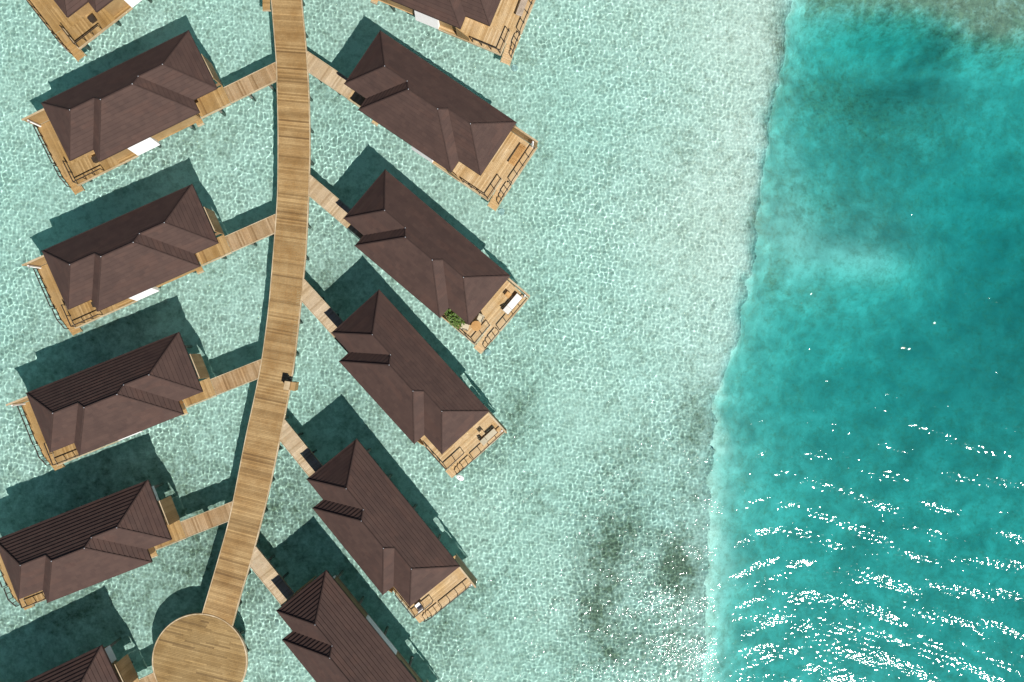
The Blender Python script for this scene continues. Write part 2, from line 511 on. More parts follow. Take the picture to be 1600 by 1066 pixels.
# ------------------------------------------------------------------ mesh helpers
class MB:
    """collects boxes, bars and polygons; build() links them as ONE mesh object"""

    def __init__(self):
        self.v, self.f, self.uv = [], [], {}

    def poly(self, pts, uv=None):
        i = len(self.v)
        self.v += [tuple(p) for p in pts]
        if uv:
            self.uv[len(self.f)] = uv
        self.f.append(tuple(range(i, i + len(pts))))

    def hexa(self, p):
        """8 corners: bottom four then top four, same winding"""
        i = len(self.v)
        self.v += [tuple(q) for q in p]
        self.f += [(i + 3, i + 2, i + 1, i), (i + 4, i + 5, i + 6, i + 7), (i, i + 1, i + 5, i + 4), (i + 1, i + 2, i + 6, i + 5),
                   (i + 2, i + 3, i + 7, i + 6), (i + 3, i, i + 4, i + 7)]

    def box(self, x0, x1, y0, y1, z0, z1):
        self.hexa([(x0, y0, z0), (x1, y0, z0), (x1, y1, z0), (x0, y1, z0), (x0, y0, z1), (x1, y0, z1), (x1, y1, z1), (x0, y1, z1)])

    def bar(self, a, b, w, h=None):
        """square bar from a to b; w wide, h tall"""
        h = h or w
        a, b = Vector(a), Vector(b)
        d = (b - a).normalized()
        up = Vector((0, 0, 1)) if abs(d.z) < 0.95 else Vector((1, 0, 0))
        s = d.cross(up).normalized() * (w / 2)
        t = s.cross(d).normalized() * (h / 2)
        self.hexa([a - s - t, a + s - t, b + s - t, b - s - t, a - s + t, a + s + t, b + s + t, b - s + t])

    def cyl(self, a, b, r0, r1=None, n=10):
        r1 = r0 if r1 is None else r1
        a, b = Vector(a), Vector(b)
        d = (b - a).normalized()
        s = d.orthogonal().normalized()
        t = d.cross(s)
        i = len(self.v)
        for c, r in ((a, r0), (b, r1)):
            for k in range(n):
                q = 2 * math.pi * k / n
                self.v.append(tuple(c + s * math.cos(q) * r + t * math.sin(q) * r))
        for k in range(n):
            l = (k + 1) % n
            self.f.append((i + k, i + l, i + n + l, i + n + k))
        self.f.append(tuple(i + k for k in reversed(range(n))))
        self.f.append(tuple(i + n + k for k in range(n)))

    def build(self, name, m, parent=None, mirror=False, kind=None):
        vv, ff = self.v, self.f
        if mirror:
            vv = [(x, -y, z) for x, y, z in vv]
            ff = [tuple(reversed(f)) for f in ff]
        me = bpy.data.meshes.new(name)
        me.from_pydata(vv, [], ff)
        if self.uv:
            uvl = me.uv_layers.new(name='tiles')
            for p in me.polygons:
                u = self.uv.get(p.index)
                if u:
                    if mirror:
                        u = list(reversed(u))
                    for li, c in zip(p.loop_indices, u):
                        uvl.data[li].uv = c
        me.materials.append(m)
        me.update()
        o = bpy.data.objects.new(name, me)
        COL.objects.link(o)
        if parent is not None:
            o.parent = parent
        if kind:
            o['kind'] = kind
        return o


def thing(name, label, cat, loc=(0, 0, 0), rz=0.0, group=None):
    o = bpy.data.objects.new(name, None)
    o.empty_display_size = 0.2
    COL.objects.link(o)
    o.location = loc
    o.rotation_euler = (0, 0, rz)
    tag(o, label, cat, group)
    return o


def tag(o, label, cat, group=None):
    o['label'] = label
    o['category'] = cat
    if group:
        o['group'] = group
    return o


def kids(o):
    return [c for c in bpy.data.objects if c.parent == o]


def copy_tree(o, parent=None, top=True):
    c = o.copy()
    COL.objects.link(c)
    c.parent = parent
    for ch in kids(o):
        copy_tree(ch, c, False)
    return c


def dim(n):
    return n


# ------------------------------------------------------------------ boardwalk
DZ = 1.5                                        # top of the decks above the water
LE = [(406, -180), (416, -90), (425, 0), (433, 97), (435.5, 200), (435, 300), (430.5, 365), (421, 480), (411, 558), (400, 615), (385, 682), (366, 780), (357, 822), (336, 895), (316, 962), (305, 1000)]
RE = [(452, -180), (462, -90), (470, 0), (477.5, 75), (482, 150), (483.5, 235), (481, 310), (477, 395), (469, 475), (459.5, 560), (454, 598), (441, 663), (421, 760), (403, 832), (389, 885), (376, 925), (362, 978), (352, 1015)]


def resample(pts, n):
    P = np.array([px(x, y, DZ) for x, y in pts])
    # smooth curve through the measured points
    t = np.concatenate([[0], np.cumsum(np.hypot(*np.diff(P, axis=0).T))])
    q = np.linspace(0, t[-1], 400)
    out = np.stack([np.interp(q, t, P[:, 0]), np.interp(q, t, P[:, 1])], 1)
    k = np.hanning(31)
    k /= k.sum()
    for c in range(2):
        e = np.pad(out[:, c], 15, mode='reflect', reflect_type='odd')
        out[:, c] = np.convolve(e, k, mode='valid')
    t = np.concatenate([[0], np.cumsum(np.hypot(*np.diff(out, axis=0).T))])
    q = np.linspace(0, t[-1], n)
    return np.stack([np.interp(q, t, out[:, 0]), np.interp(q, t, out[:, 1])], 1)


NW = 470
L_ = resample(LE, NW)
R_ = resample(RE, NW)
bw = thing('boardwalk', 'long curved timber boardwalk over the lagoon linking all the villas to the round deck', 'boardwalk')
mb = MB()
for i in range(NW - 1):
    a, b, c, d = L_[i], R_[i], R_[i + 1], L_[i + 1]
    g = 0.06
    z = DZ + rnd.uniform(-0.006, 0.006)
    a2, b2 = a + (d - a) * g, b + (c - b) * g
    jl, jr = rnd.uniform(-.012, .012), rnd.uniform(-.012, .012)
    ex = (b - a) / np.linalg.norm(b - a)
    a2, b2, c2, d2 = a2 + ex * jl, b2 + ex * jr, c + ex * jr, d + ex * jl
    mb.hexa([(*a2, z - .04), (*d2, z - .04), (*c2, z - .04), (*b2, z - .04), (*a2, z), (*d2, z), (*c2, z), (*b2, z)][::1])
mb.f = [tuple(reversed(f)) for f in mb.f]
mb.build('planks', M['walk_wood'], bw)
for E_, sgn in ((L_, -1), (R_, 1)):
    mb = MB()
    for i in range(0, NW - 5, 5):
        a, b = E_[i], E_[i + 5]
        t = (b - a) / np.linalg.norm(b - a)
        n = np.array([-t[1], t[0]]) * sgn
        o0, o1 = a + n * 0.012, b + n * 0.012
        p0, p1 = a + n * 0.085, b + n * 0.085
        lo, hi = DZ - 0.24, DZ + 0.02
        mb.hexa([(*o0, lo), (*p0, lo), (*p1, lo), (*o1, lo), (*o0, hi), (*p0, hi), (*p1, hi), (*o1, hi)])
    mb.build('edge_board', M['edge_wood'], bw)
mb = MB()
for f_ in (0.2, 0.5, 0.8):
    Ec = L_ * (1 - f_) + R_ * f_
    for i in range(0, NW - 7, 7):
        a, b = Ec[i], Ec[min(i + 7, NW - 1)]
        mb.bar((*a, DZ - .16), (*b, DZ - .16), .12, .22)
mb.build('joists', M['under_wood'], bw)
for i in range(6, NW, 20):
    for f_ in (0.12, 0.88):
        c = L_[i] * (1 - f_) + R_[i] * f_
        mb = MB()
        mb.cyl((*c, -2.4), (*c, DZ - .28), 0.13, n=12)
        o = mb.build('pile', M['pile'], bw)
        o.cycles.is_caustics_receiver = True

# round deck at the foot of the boardwalk
cx, cy = px(312, 1033, DZ)
rr = 72.5 * (H - DZ) / F
rd = thing('round_deck', 'large round timber deck at the bottom end of the boardwalk', 'deck', (cx, cy, 0))
mb = MB()
ang = R(-14)
ca, sa = math.cos(ang), math.sin(ang)
pw = 0.145
k = -rr + 0.03
while k < rr - 0.02:
    k1 = min(k + pw - 0.008, rr - 0.02)
    h0 = math.sqrt(max(0, (rr - .015) ** 2 - k * k))
    h1 = math.sqrt(max(0, (rr - .015) ** 2 - k1 * k1))
    # boards butt end to end at random joints
    cuts = [-1.0] + sorted(rnd.uniform(-0.7, 0.7) for _ in range(2)) + [1.0]
    for c0, c1 in zip(cuts[:-1], cuts[1:]):
        e = 0.004
        z = DZ + 0.03 + rnd.uniform(-.004, .004)
        q = [(c0 * h0 + e, k), (c1 * h0 - e, k), (c1 * h1 - e, k1), (c0 * h1 + e, k1)]
        q = [(u * ca - v * sa, u * sa + v * ca) for u, v in q]
        mb.hexa([(*p, z - .04) for p in q] + [(*p, z) for p in q])
    k += pw
mb.build('planks', M['round_wood'], rd)
mb = MB()
N = 96
for i in range(N):
    a0, a1 = 2 * math.pi * i / N, 2 * math.pi * (i + 1) / N
    for z0, z1 in ((DZ - .26, DZ + .045),):
        q = [(rr * math.cos(a0), rr * math.sin(a0)), ((rr + .1) * math.cos(a0), (rr + .1) * math.sin(a0)), ((rr + .1) * math.cos(a1), (rr + .1) * math.sin(a1)), (rr * math.cos(a1), rr * math.sin(a1))]
        mb.hexa([(*p, z0) for p in q] + [(*p, z1) for p in q])
mb.build('rim_board', M['edge_wood'], rd)
mb = MB()
for k in np.arange(-3.5, 3.6, 0.7):
    h = math.sqrt(rr * rr - k * k) - .1
    a, b = (k * ca + h * sa, k * sa - h * ca), (k * ca - h * sa, k * sa + h * ca)
    mb.bar((*a, DZ - .14), (*b, DZ - .14), .12, .24)
mb.build('joists', M['under_wood'], rd)
for i in range(12):
    q = 2 * math.pi * i / 12
    mb = MB()
    c = (3.4 * math.cos(q), 3.4 * math.sin(q))
    mb.cyl((*c, -2.4), (*c, DZ - .25), 0.14, n=12)
    mb.build('pile', M['pile'], rd)

# ------------------------------------------------------------------ villa
VL, VW, VW2, VA, VB = 13.8, 5.4, 6.55, 2.2, 11.6
EZ, TP, CR, RI = 4.1, 0.80, 0.27, 0.058        # eave height, pitch, course run, course step


def clip(poly, f0):
    """keep the side where f0(p) >= 0"""
    out = []
    for i in range(len(poly)):
        a, b = poly[i], poly[(i + 1) % len(poly)]
        fa, fb = f0(a), f0(b)
        if fa >= 0:
            out.append(a)
        if (fa > 0 > fb) or (fa < 0 < fb):
            t = fa / (fa - fb)
            out.append((a[0] + (b[0] - a[0]) * t, a[1] + (b[1] - a[1]) * t))
    return out


w1, w2 = VW / 2, VW2 / 2
PLANES = [
    (lambda u, v: v, 0, [(0, 0), (VL, 0), (VL - w1, w1), (w1, w1)]),
    (lambda u, v: v, 0, [(VA + w1, w1), (VB - w1, w1), (VB - w2, w2), (VA + w2, w2)]),
    (lambda u, v: u, 1, [(0, 0), (w1, w1), (0, VW)]),
    (lambda u, v: VL - u, 1, [(VL, VW), (VL - w1, w1), (VL, 0)]),
    (lambda u, v: VW - v, 0, [(0, VW), (w1, w1), (VA + w1, w1), (VA, VW)]),
    (lambda u, v: VW - v, 0, [(VB, VW), (VB - w1, w1), (VL - w1, w1), (VL, VW)]),
    (lambda u, v: u - VA, 1, [(VA, VW2), (VA, VW), (VA + w1, w1), (VA + w2, w2)]),
    (lambda u, v: VB - u, 1, [(VB, VW), (VB, VW2), (VB - w2, w2), (VB - w1, w1)]),
    (lambda u, v: VW2 - v, 0, [(VA, VW2), (VA + w2, w2), (VB - w2, w2), (VB, VW2)]),
]


def roof_mesh():
    mb = MB()
    for n_, (tf, axis_, poly) in enumerate(PLANES):
        A = sum(poly[i][0] * poly[(i + 1) % len(poly)][1] - poly[(i + 1) % len(poly)][0] * poly[i][1] for i in range(len(poly)))
        if A < 0:
            poly = poly[::-1]
        tmax = max(tf(*p) for p in poly)
        k = 0
        while k * CR < tmax - 1e-6:
            t0, t1 = k * CR, (k + 1) * CR
            st = clip(clip(poly, lambda p: tf(*p) - t0), lambda p: t1 - tf(*p))
            k += 1
            if len(st) < 3:
                continue
            zz = lambda p: EZ + TP * tf(*p) + RI * (1 - (tf(*p) - t0) / CR)
            along = lambda p: (p[1] if axis_ else p[0]) + 17.3 * n_
            mb.poly([(p[0], p[1], zz(p)) for p in st], [(along(p), tf(*p) + 0.002) for p in st])
            low = [p for p in st if abs(tf(*p) - t0) < 1e-5]
            if len(low) >= 2 and k > 1:
                low.sort(key=lambda p: st.index(p))
                a, b = low[0], low[-1]
                if st.index(a) == 0 and st.index(b) == len(st) - 1:
                    a, b = b, a
                z0 = EZ + TP * t0
                mb.poly([(a[0], a[1], z0 - .001), (b[0], b[1], z0 - .001), (b[0], b[1], z0 + RI), (a[0], a[1], z0 + RI)],
                        [(along(a), t0), (along(b), t0), (along(b), t0 + .01), (along(a), t0 + .01)])
    # eave fascia and soffit
    out = [(0, 0), (VL, 0), (VL, VW), (VB, VW), (VB, VW2), (VA, VW2), (VA, VW), (0, VW)]
    for i in range(len(out)):
        a, b = out[i], out[(i + 1) % len(out)]
        mb.poly([(a[0], a[1], EZ - .16), (b[0], b[1], EZ - .16), (b[0], b[1], EZ + RI), (a[0], a[1], EZ + RI)])
    for q in ([(0, 0), (0, VW), (VL, VW), (VL, 0)], [(VA, VW), (VA, VW2), (VB, VW2), (VB, VW)]):
        mb.poly([(x, y, EZ - .16) for x, y in q])
    return mb


def rz_(u, v):
    """roof height at plan position"""
    t1 = min(u, VL - u, v, VW - v)
    t2 = min(u - VA, VB - u, v, VW2 - v)
    return EZ + TP * max(t1, t2)


BODY = [(1.15, .7), (13.2, .7), (13.2, 4.5), (11.0, 4.5), (11.0, 6.0), (3.0, 6.0), (3.0, 4.2), (1.15, 4.2)]


def wall_seg(mb, a, b, z0, z1, th=.12):
    mb.bar((a[0], a[1], (z0 + z1) / 2), (b[0], b[1], (z0 + z1) / 2), th, z1 - z0)


def boards(mb, u0, u1, v0, v1, z, along='u', wdt=0.14, gap=0.007, th=0.035):
    """planks running along u or v"""
    lo, hi = (v0, v1) if along == 'u' else (u0, u1)
    k = lo
    while k < hi - 0.02:
        k1 = min(k + wdt, hi)
        zz = z + rnd.uniform(-.003, .003)
        s0, s1 = (u0, u1) if along == 'u' else (v0, v1)
        cuts = [s0] + ([s0 + (s1 - s0) * rnd.uniform(.25, .75)] if s1 - s0 > 3 else []) + [s1]
        for c0, c1 in zip(cuts[:-1], cuts[1:]):
            if along == 'u':
                mb.box(c0, c1 - .004, k, k1 - gap, zz - th, zz)
            else:
                mb.box(k, k1 - gap, c0, c1 - .004, zz - th, zz)
        k = k1


def make_villa(mirror, label):
    """local frame: x from entrance to sea, y from back to front; mirror for the other side of the boardwalk"""
    root = thing('water_villa', label, 'villa', group='water villas along the boardwalk')
    left = not mirror
    B = lambda mb, name, m, par=None: mb.build(name, m, par if par is not None else root, mirror)
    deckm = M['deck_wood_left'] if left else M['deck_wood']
    roof = B(roof_mesh(), 'roof', M['roof'])
    # hip and ridge caps
    caps = [((0, 0), (w1, w1)), ((VL, 0), (VL - w1, w1)), ((0, VW), (w1, w1)), ((VL, VW), (VL - w1, w1)),
            ((w1, w1), (VA + w1, w1)), ((VA + w1, w1), (VA + w2, w2)), ((VA, VW2), (VA + w2, w2)), ((VA + w2, w2), (VB - w2, w2)),
            ((VB, VW2), (VB - w2, w2)), ((VB - w2, w2), (VB - w1, w1)), ((VB - w1, w1), (VL - w1, w1))]
    for a, b in caps:
        mb = MB()
        za, zb = rz_(*a) + RI + .012, rz_(*b) + RI + .012
        mb.bar((*a, za - .02), (*b, zb - .02), .09, .05)
        B(mb, 'ridge_cap', M['cap'], roof)
    for p in ((w1, w1), (VA + w1, w1), (VA + w2, w2), (VB - w2, w2), (VL - w1, w1)):
        mb = MB()
        z = rz_(*p) + RI
        mb.cyl((p[0], p[1], z), (p[0], p[1], z + .07), .038, .02, 8)
        B(mb, 'flashing', M['flash'], roof)
    # walls: pale rendered bathroom block, timber elsewhere
    mb = MB()
    for i in range(len(BODY)):
        a, b = BODY[i], BODY[(i + 1) % len(BODY)]
        if i == 0:
            wall_seg(mb, (1.15, .7), (5.5, .7), DZ, EZ - .2)
            wall_seg(mb, (9.6, .7), (13.2, .7), DZ, EZ - .2)
        elif i == 7:
            wall_seg(mb, (1.15, 2.0), (1.15, 4.2), DZ, EZ - .2)
        else:
            wall_seg(mb, a, b, DZ, EZ - .2)
    B(mb, 'timber_wall', M['wall_wood'])
    mb = MB()
    wall_seg(mb, (5.5, .66), (9.6, .66), DZ - .1, EZ - .18, .16)
    B(mb, 'white_wall', M['white'])
    mb = MB()
    wall_seg(mb, (1.11, .64), (1.11, 2.0), DZ - .1, EZ - .18, .16)
    B(mb, 'white_wall', M['white'])
    mb = MB()
    z0, z1 = DZ - .05, EZ - .18
    mb.hexa([(7.15, 6.09, z0), (9.3, 6.09, z0), (9.3, 6.46, z0), (7.15, 6.46, z0), (7.15, 6.09, z1), (9.3, 6.09, z1), (9.3, 6.14, z1), (7.15, 6.14, z1)])  # outer face leans outward, shaped so the white catches more sun
    B(mb, 'bathroom_bay', M['white'])
    # openings
    def opening(name, a, b, z0, z1, n):
        t = Vector((b[0] - a[0], b[1] - a[1], 0)).normalized()
        nn = Vector((n[0], n[1], 0))
        A, Bv = Vector((a[0], a[1], 0)) + nn * .075, Vector((b[0], b[1], 0)) + nn * .075
        fr = MB()
        for q in (z0, z1):
            fr.bar(A + Vector((0, 0, q)), Bv + Vector((0, 0, q)), .06, .07)
        for c in (A, Bv, (A + Bv) / 2):
            fr.bar(c + Vector((0, 0, z0 + .035)), c + Vector((0, 0, z1 - .035)), .055, .055)
        o = B(fr, name, M['rail'])
        g = MB()
        g.bar(A + Vector((0, 0, (z0 + z1) / 2)), Bv + Vector((0, 0, (z0 + z1) / 2)), .015, z1 - z0 - .08)
        B(g, 'pane', M['glass'], o)
        return o
    opening('sliding_door', (13.2, .9), (13.2, 4.1), DZ + .04, DZ + 2.15, (1, 0))
    opening('sliding_door', (11.0, 4.75), (11.0, 5.75), DZ + .04, DZ + 2.15, (1, 0))
    opening('window', (1.8, .7), (4.4, .7), DZ + .9, DZ + 2.0, (0, -1))
    opening('window', (10.2, .7), (12.4, .7), DZ + .6, DZ + 2.0, (0, -1))
    mb = MB()
    mb.box(2.92, 2.93, 4.6, 5.5, DZ + .02, DZ + 2.1)
    dr = B(mb, 'front_door', M['orange_wood'])
    mb = MB()
    mb.bar((2.88, 4.7, DZ + 1.0), (2.88, 4.7, DZ + 1.2), .03)
    B(mb, 'handle', M['metal'], dr)
    # platform and terrace boards
    mb = MB()
    boards(mb, 0.0, 2.9, 4.25, 5.88, DZ, 'v')
    boards(mb, 2.9, 3.5, 5.98, 6.40, DZ, 'u', .138)
    boards(mb, 9.3, 11.05, 5.98, 6.40, DZ, 'u', .138)
    boards(mb, 3.5, 9.3, 6.0, 6.14, DZ, 'u', .138)
    boards(mb, 11.05, 15.12, 4.56, 6.40, DZ, 'v')
    boards(mb, 13.26, 15.12, .32, 4.56, DZ, 'v')
    boards(mb, 15.12, 16.1, .32, 4.2, DZ, 'v')
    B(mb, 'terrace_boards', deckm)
    for (a, b) in (((0.02, 5.94), (2.9, 5.94)), ((9.3, 6.45), (15.2, 6.45)), ((2.9, 6.45), (3.5, 6.45)), ((16.14, .3), (16.14, 4.1)), ((13.2, .22), (16.18, .22)), ((15.16, 4.2), (15.16, 6.4))):
        mb = MB()
        mb.bar((*a, DZ - .11), (*b, DZ - .11), .06, .25)
        B(mb, 'edge_board', M['edge_wood'])
    mb = MB()
    for v in (.7, 2.3, 3.9, 5.4):
        mb.bar((1.1 if v < 3.9 else .05, v, DZ - .2), (16.0 if v < 4.2 else 15.0, v, DZ - .2), .14, .26)
    mb.box(1.1, 13.25, .65, 4.25, DZ - .09, DZ - .005)
    mb.box(2.95, 11.0, 4.25, 5.97, DZ - .09, DZ - .005)
    B(mb, 'floor_frame', M['under_wood'])
    for u in (1.4, 4.4, 7.9, 11.4, 14.9):
        for v in (.8, 3.2, 5.6):
            mb = MB()
            mb.cyl((u, v, -2.4), (u, v, DZ - .33), .13, n=10)
            o = B(mb, 'pile', M['pile'])
            o.cycles.is_caustics_receiver = True
    # lower landing and stairs into the water
    st = MB()
    boards(st, 15.13, 16.1, 4.1, 5.3, DZ - .2, 'v')
    st.bar((16.13, 4.22, DZ - .30), (16.13, 5.3, DZ - .30), .05, .22)
    ld = B(st, 'lower_landing', deckm)
    stair = MB()
    stair.bar((15.24, 5.3, DZ - .35), (15.24, 6.72, DZ - 1.1), .05, .2)
    stair.bar((16.09, 5.3, DZ - .35), (16.09, 6.72, DZ - 1.1), .05, .2)
    stair = B(stair, 'stairs', deckm)
    for k in range(4):
        tr = MB()
        v = 5.31 + k * .36
        z = DZ - .36 - k * .17
        for j in range(3):
            tr.box(15.28, 16.05, v + j * .118, v + j * .118 + .112, z - .035, z)
        tr.box(15.28, 16.05, v - .012, v - .001, z - .02, z + .15)
        B(tr, 'tread', deckm, stair)
    # railings
    RH = .75

    def rail(name, pts, step=1.0):
        tr = MB()
        for a, b in zip(pts[:-1], pts[1:]):
            tr.bar((a[0], a[1], a[2] + RH), (b[0], b[1], b[2] + RH), .075, .06)
        o = B(tr, name, M['rail'])
        for a, b in zip(pts[:-1], pts[1:]):
            L = math.dist(a, b)
            n = max(1, round(L / step))
            for k in range(n + (1 if (a, b) == (pts[-2], pts[-1]) else 0)):
                q = [a[i] + (b[i] - a[i]) * k / n for i in range(3)]
                ps = MB()
                ps.bar((q[0], q[1], q[2] - .2), (q[0], q[1], q[2] + RH - .03), .055)
                B(ps, 'rail_post', M['rail'], o)
        return o
    rail('railing', [(16.02, .45, DZ), (16.02, 4.05, DZ)], .9)
    rail('railing', [(15.08, 4.3, DZ), (15.08, 6.34, DZ), (12.5, 6.34, DZ)], .85)
    rail('stair_rail', [(16.06, 4.2, DZ - .2), (16.06, 5.25, DZ - .2), (16.06, 6.1, DZ - .8)], .5)
    # privacy screen beside the terrace and screen beside the entrance
    mb = MB()
    boards(mb, 13.3, 16.12, .20, .27, DZ + 1.95, 'u', 3, 0, 1.9)
    mb.box(13.29, 13.85, .205, .265, DZ + 2.003, EZ - .17)  # filler up to the eave, added to block sun through the gap
    scr = B(mb, 'privacy_screen', M['wall_wood'])
    mb = MB()
    mb.box(13.28, 16.16, .16, .31, DZ + 1.96, DZ + 2.0)
    B(mb, 'capping', M['edge_wood'], scr)
    mb = MB()
    k = 2.0
    while k < 4.12:
        mb.box(.0, .07, k, k + .165, DZ - .15, DZ + 2.05)
        k += .172
    es = B(mb, 'entrance_screen', M['wall_wood'])
    mb = MB()
    mb.box(-.02, .1, 1.98, 4.16, DZ + 2.052, DZ + 2.1)
    B(mb, 'capping', M['edge_wood'], es)
    if not left:
        mb = MB()
        mb.hexa([(11.06, 6.36, DZ - .1), (12.2, 6.36, DZ - .1), (12.2, 6.42, DZ - .1), (11.06, 6.42, DZ - .1),
                 (11.06, 6.36, DZ + 2.0), (12.2, 6.36, DZ + .8), (12.2, 6.42, DZ + .8), (11.06, 6.42, DZ + 2.0)])
        B(mb, 'wing_wall', M['wall_wood'])
    # outdoor shower
    mb = MB()
    mb.bar((15.78, .42, DZ), (15.78, .42, DZ + 1.85), .12)
    sh = B(mb, 'shower_column', M['white'])
    mb = MB()
    mb.cyl((15.78, .60, DZ + 1.78), (15.78, .60, DZ + 1.81), .06, n=12)
    mb.bar((15.78, .42, DZ + 1.87), (15.78, .62, DZ + 1.84), .03)
    B(mb, 'shower_head', M['metal'], sh)
    return root


VILLAS = [  # left?, back-entrance corner px, back-sea corner px (eaves), label
    (1, (246, -209), (43.6, -52.5), 'villa cut off at the top left corner, only its terrace corner in view'),
    (1, (294.7, 48), (64.9, 160.9), 'uppermost whole villa left of the boardwalk, wide white bay wall below its eave'),
    (1, (298, 289), (68, 391), 'second whole villa down on the left, thin sliver of white wall under its eave'),
    (1, (278, 519.5), (42.6, 613.4), 'third whole villa down left of the boardwalk, opposite the small wooden cabinet'),
    (1, (227.6, 751.4), (-4, 842), 'villa at the left edge just above the round deck, its terrace touching the frame'),
    (1, (157.6, 1009), (-72, 1118), 'villa at the bottom left corner beside the round deck, mostly out of frame'),
    (0, (566, -150), (803.6, -52.4), 'villa cut off by the top edge right of the boardwalk, railed terrace corner in view'),
    (0, (593.6, 47.6), (807.5, 191.6), 'uppermost whole villa right of the boardwalk, teak daybed on its terrace'),
    (0, (600.8, 264), (798.5, 432), 'right hand villa with green plants and white loungers on its terrace'),
    (0, (591.6, 451.7), (765.8, 643.5), 'right hand villa with a beige lounger on its terrace, third whole one down'),
    (0, (557.1, 685.4), (718.7, 885), 'right hand villa with one white square cushion on its terrace rail corner'),
    (0, (509.7, 890.9), (671.6, 1090.6), 'villa cut off by the bottom edge with a pale wall showing behind its roof'),
]
FR = []
proto = {}
for (lf, B_, A_, lab) in VILLAS:
    b, a = Vector(px(*B_, EZ)), Vector(px(*A_, EZ))
    d = (a - b).normalized()
    o0 = (a + b) / 2 - d * (VL / 2)
    rz = math.atan2(d.y, d.x)
    if lf not in proto:
        r = proto[lf] = make_villa(not lf, lab)
    else:
        r = copy_tree(proto[lf])
        r['label'] = lab
    r.location = (o0.x, o0.y, 0)
    r.rotation_euler = (0, 0, rz)
    vd = Vector((-d.y, d.x)) if lf else Vector((d.y, -d.x))
    FR.append((lf, o0, d, vd, rz))


def vp(i, u, v):
    lf, o, d, vd, rz = FR[i]
    p = o + d * u + vd * v
    return (p.x, p.y)


# ------------------------------------------------------------------ jetties from the boardwalk to each villa
where = ['leading to the villa at the top left corner', 'to the uppermost whole villa on the left', 'to the second whole villa on the left',
         'to the third whole villa on the left', 'to the villa above the round deck on the left', 'from the round deck to the bottom left villa',
         'to the cut off villa at the top right of the boardwalk', 'to the uppermost whole villa on the right', 'to the right hand villa with green plants',
         'to the right hand villa with the beige lounger', 'to the right hand villa with the white cushion', 'to the cut off villa at the bottom']
for i, (lf, o, d, vd, rz) in enumerate(FR):
    j = thing('jetty', 'narrow timber jetty ' + where[i], 'jetty', (o.x, o.y, 0), rz, 'jetties between boardwalk and villas')
    s = 1 if lf else -1
    # where each long edge of the jetty meets the boardwalk
    def meet(v, E_):
        best = None
        for k in range(len(E_) - 1):
            P0, P1 = Vector(E_[k]), Vector(E_[k + 1])
            q0, q1 = P0 - o, P1 - o
            f0, f1 = q0.dot(vd) - v, q1.dot(vd) - v
            if f0 * f1 <= 0 and abs(f1 - f0) > 1e-9:
                t = f0 / (f0 - f1)
                u = (q0 + (q1 - q0) * t).dot(d)
                if best is None or u > best:
                    best = u
        return best
    v0, v1 = 4.48, 5.86
    if i == 5:
        c = Vector((cx, cy)) - o
        cu, cv = c.dot(d), c.dot(vd)
        ends = [cu + math.sqrt(max(0.1, (rr + .1) ** 2 - (v - cv) ** 2)) for v in (v0, v1)]
    else:
        ends = [meet(v, L_ if lf else R_) for v in (v0, v1)]
        ends = [(-6 if e is None else e) + .12 for e in ends]
    pl = MB()
    ustart = min(ends)
    u = ustart
    zj = DZ - .012
    while u < -.03:
        u1 = min(u + .145, -.01)
        # board clipped against the slanted line where the jetty meets the boardwalk
        lim = lambda v: ends[0] + (ends[1] - ends[0]) * (v - v0) / (v1 - v0)
        q = clip([(u, v0), (u1 - .008, v0), (u1 - .008, v1), (u, v1)], lambda p: p[0] - lim(p[1]))
        if len(q) >= 3:
            zz = zj + rnd.uniform(-.004, .004)
            q = [(x, y * s) for x, y in q]
            if s < 0:
                q = q[::-1]
            n = len(q)
            b0 = len(pl.v)
            pl.v += [(x, y, zz - .035) for x, y in q] + [(x, y, zz) for x, y in q]
            pl.f.append(tuple(b0 + n + k for k in range(n)))
            pl.f.append(tuple(b0 + k for k in reversed(range(n))))
            for k in range(n):
                pl.f.append((b0 + k, b0 + (k + 1) % n, b0 + n + (k + 1) % n, b0 + n + k))
        u = u1
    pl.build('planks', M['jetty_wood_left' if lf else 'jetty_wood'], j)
    for v, e in ((v0, ends[0]), (v1, ends[1])):
        mb = MB()
        off = -.04 if v == v0 else .04
        mb.bar((e, s * (v + off), DZ - .1), (-.02, s * (v + off), DZ - .1), .05, .24)
        mb.build('edge_board', M['edge_wood'], j)
    mb = MB()
    for v in (4.8, 5.5):
        mb.bar((max(ends) + .1, s * v, DZ - .17), (-.02, s * v, DZ - .17), .1, .2)
    mb.build('joists', M['under_wood'], j)
    for u in (-1.6, -3.6):
        if u > max(ends) + .4:
            for v in (4.7, 5.65):
                mb = MB()
                mb.cyl((u, s * v, -2.4), (u, s * v, DZ - .27), .11, n=10)
                mb.build('pile', M['pile'], j).cycles.is_caustics_receiver = True

# ------------------------------------------------------------------ things on the boardwalk
c = px(455.5, 602, DZ)
cab = thing('wooden_cabinet', 'small slanted wooden cabinet on the right edge of the boardwalk casting a black shadow', 'cabinet', (*c, 0), R(-10))
mb = MB()
mb.box(-.32, .12, -.33, .33, DZ + .01, DZ + 1.0)
mb.build('cabinet_body', M['wall_wood'], cab)
mb = MB()
mb.box(.13, .52, -.38, .36, DZ - .35, DZ + .72)
mb.build('side_box', M['deck_wood_left'], cab)
mb = MB()
mb.box(-.36, .125, -.37, .37, DZ + 1.003, DZ + 1.05)
mb.build('lid', M['edge_wood'], cab)

